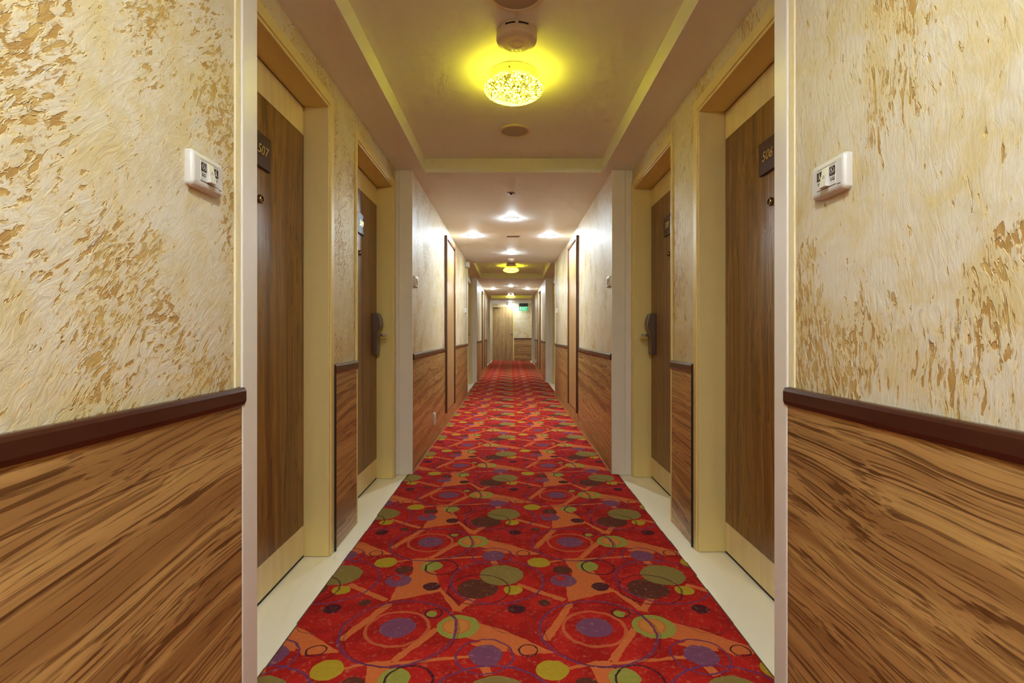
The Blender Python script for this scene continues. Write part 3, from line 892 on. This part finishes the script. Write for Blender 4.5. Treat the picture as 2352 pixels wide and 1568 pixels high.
def downlight(x, y, label, r=0.055, led='led'):
    rt = root('downlight', (x, y, CEIL), 0, label, 'downlight', 'round white ceiling downlights')
    bm = bmesh.new(); lathe(bm, [(r * 1.32, 0.0), (r * 1.30, -0.004), (r * 1.10, -0.008), (r * 1.02, -0.008), (r, -0.002)], 40)
    obj('bezel', bm, M['white_plastic'], rt, smooth=True)
    bm = bmesh.new(); lathe(bm, [(r * 1.01, -0.006), (r * 0.95, -0.013), (r * 0.6, -0.018), (0.003, -0.020)], 40)
    obj('lens', bm, M[led], rt, smooth=True)['label'] = 'bright white lens'
    return rt
XD = 0.475
downlight(XC, 5.30, 'bright downlight on the centre line, nearest of all')
downlight(-XD + 0.005, 6.24, 'bright downlight nearest the left wall, before the first vent pair')
downlight(XD + 0.010, 6.24, 'bright downlight nearest the right wall, level with the first vent')
downlight(XC, 7.54, 'bright centre downlight beyond the first vent')
downlight(XC - 0.01, 12.70, 'centre downlight beyond the second tray')
downlight(-XD - 0.005, 13.45, 'small left downlight beyond the second tray')
downlight(XD - 0.02, 13.45, 'small right downlight beyond the second tray')
downlight(XC - 0.02, 18.55, 'centre downlight just beyond the third tray', 0.05)
downlight(XC + 0.0, 19.75, 'last downlight, right in front of the end door', 0.05)
for x, y, w in ((XC, -1.85, 'on the centre line, farthest back'), (-XD, -0.90, 'near the left wall'), (XD, -0.90, 'near the right wall'), (XC, 0.40, 'on the centre line, straight above')):
    downlight(x, y, 'downlight behind or above the viewpoint, ' + w, 0.062, 'led_bright')

def vent(x, y, label):
    rt = root('ceiling_vent', (x, y, CEIL), 0, label, 'vent', 'small ceiling vents')
    bm = B((-0.088, 0.088, -0.06, -0.048, -0.006, 0), (-0.088, 0.088, 0.048, 0.06, -0.006, 0), (-0.088, -0.076, -0.048, 0.048, -0.006, 0), (0.076, 0.088, -0.048, 0.048, -0.006, 0))
    obj('vent_frame', bm, M['off_white'], rt, 0.001)
    for i in range(6):
        obj('louvre', B((-0.076, 0.076, -0.044 + i * 0.016, -0.036 + i * 0.016, -0.005, -0.002)), M['vent'], rt)
    obj('backing', B((-0.076, 0.076, -0.048, 0.048, -0.0015, -0.0003)), M['ink'], rt)
vent(XC + 0.018, 6.26, 'small grey rectangular vent between the first pair of downlights')
vent(XC, 13.4, 'small grey vent between the distant pair of downlights')

rt = root('ceiling_spot', (XC - 0.010, 4.35, CEIL), 0, 'small dark recessed fitting in the ceiling after the first tray', 'recessed fitting')
bm = bmesh.new(); lathe(bm, [(0.036, 0.0), (0.036, -0.003), (0.033, -0.005), (0.022, -0.005), (0.020, -0.001)], 40)
obj('rim', bm, M['vent'], rt, smooth=True)
bm = bmesh.new(); lathe(bm, [(0.021, -0.0015), (0.016, -0.006), (0.010, -0.016), (0.006, -0.018)], 32)
obj('nozzle', bm, M['glass_dark'], rt, smooth=True)

def detector(x, y, label):
    rt = root('smoke_detector', (x, y, CEIL), 0, label, 'smoke detector')
    bm = bmesh.new(); lathe(bm, [(0.052, 0.0), (0.054, -0.010), (0.050, -0.014)], 40)
    obj('base', bm, M['off_white'], rt, smooth=True)
    bm = bmesh.new(); lathe(bm, [(0.046, -0.014), (0.044, -0.026), (0.034, -0.034), (0.010, -0.036)], 40)
    obj('sensor_cap', bm, M['white_plastic'], rt, smooth=True)
detector(XC, 8.15, 'pale round smoke detector just before the second tray')
detector(XC - 0.02, 15.1, 'pale round smoke detector just before the third tray')

# twin emergency light far down the corridor
rt = root('emergency_light', (XC - 0.01, 14.75, CEIL), 0, 'twin-headed white emergency light hanging under the far ceiling', 'emergency light')
obj('bracket', B((-0.09, 0.09, -0.02, 0.02, -0.030, 0.0)), M['off_white'], rt, 0.003)
for sx in (-1, 1):
    bm = bmesh.new(); lathe(bm, [(0.012, 0.03), (0.030, 0.02), (0.036, -0.005), (0.036, -0.012)], 28, 'y')
    for v in bm.verts: v.co += Vector((sx * 0.055, 0, -0.062))
    h = obj('lamp_head', bm, M['white_plastic'], rt, smooth=True)
    bm = bmesh.new(); lathe(bm, [(0.034, -0.011), (0.030, -0.016), (0.004, -0.019)], 28, 'y')
    for v in bm.verts: v.co += Vector((sx * 0.055, 0, -0.062))
    obj('lens', bm, emitter('emergency_lens', (1, 0.95, 0.85), 0.35), h, smooth=True)

# junction box high on the left wall before the middle bay
rt = root('junction_box', (XL + 0.001, 8.28, 2.20), LEFT_ROT, 'small white box high on the left wall before the middle door bay', 'box')
obj('case', B((-0.06, 0.06, -0.055, 0, -0.045, 0.045)), M['white_plastic'], rt, 0.006)
obj('cover', B((-0.052, 0.052, -0.060, -0.055, -0.038, 0.038)), M['off_white'], rt, 0.002)

# exit sign on the end wall
rt = root('exit_sign', (0.505, YE - 0.30, CEIL), 0, 'dark exit sign with a green lit panel reading EXIT above the end wainscot', 'exit sign')
obj('housing', B((-0.175, 0.175, -0.045, 0.045, -0.125, -0.001)), M['sign_dark'], rt, 0.006)['label'] = 'dark grey housing'
pn = obj('sign_panel', B((-0.170, 0.170, -0.008, 0.008, -0.300, -0.125)), M['sign_green'], rt, 0.001); pn['label'] = 'green lit panel'
text('lettering', 'EXIT', 0.145, M['sign_letter'], pn, (0.0, -0.009, -0.200), depth=0.001, sx=1.0, bold=0.003)
obj('underline', B((-0.15, 0.15, -0.0095, -0.008, -0.282, -0.268)), M['sign_letter'], pn)

# small dome camera by the end door
rt = root('security_camera', (-0.16, YE - 0.55, CEIL), 0, 'small white security camera on the ceiling before the end door', 'camera')
bm = bmesh.new(); lathe(bm, [(0.045, 0.0), (0.045, -0.012), (0.020, -0.018), (0.018, -0.035)], 32)
obj('mount', bm, M['off_white'], rt, smooth=True)
bm = bmesh.new(); lathe(bm, [(0.010, -0.11), (0.030, -0.105), (0.033, -0.02), (0.030, 0.05), (0.014, 0.055)], 28, 'y')
for v in bm.verts: v.co += Vector((0.02, 0, -0.060))
obj('body', bm, M['off_white'], rt, smooth=True)
bm = bmesh.new(); lathe(bm, [(0.020, -0.1105), (0.004, -0.115)], 24, 'y')
for v in bm.verts: v.co += Vector((0.02, 0, -0.060))
obj('lens', bm, M['glass_dark'], rt, smooth=True)
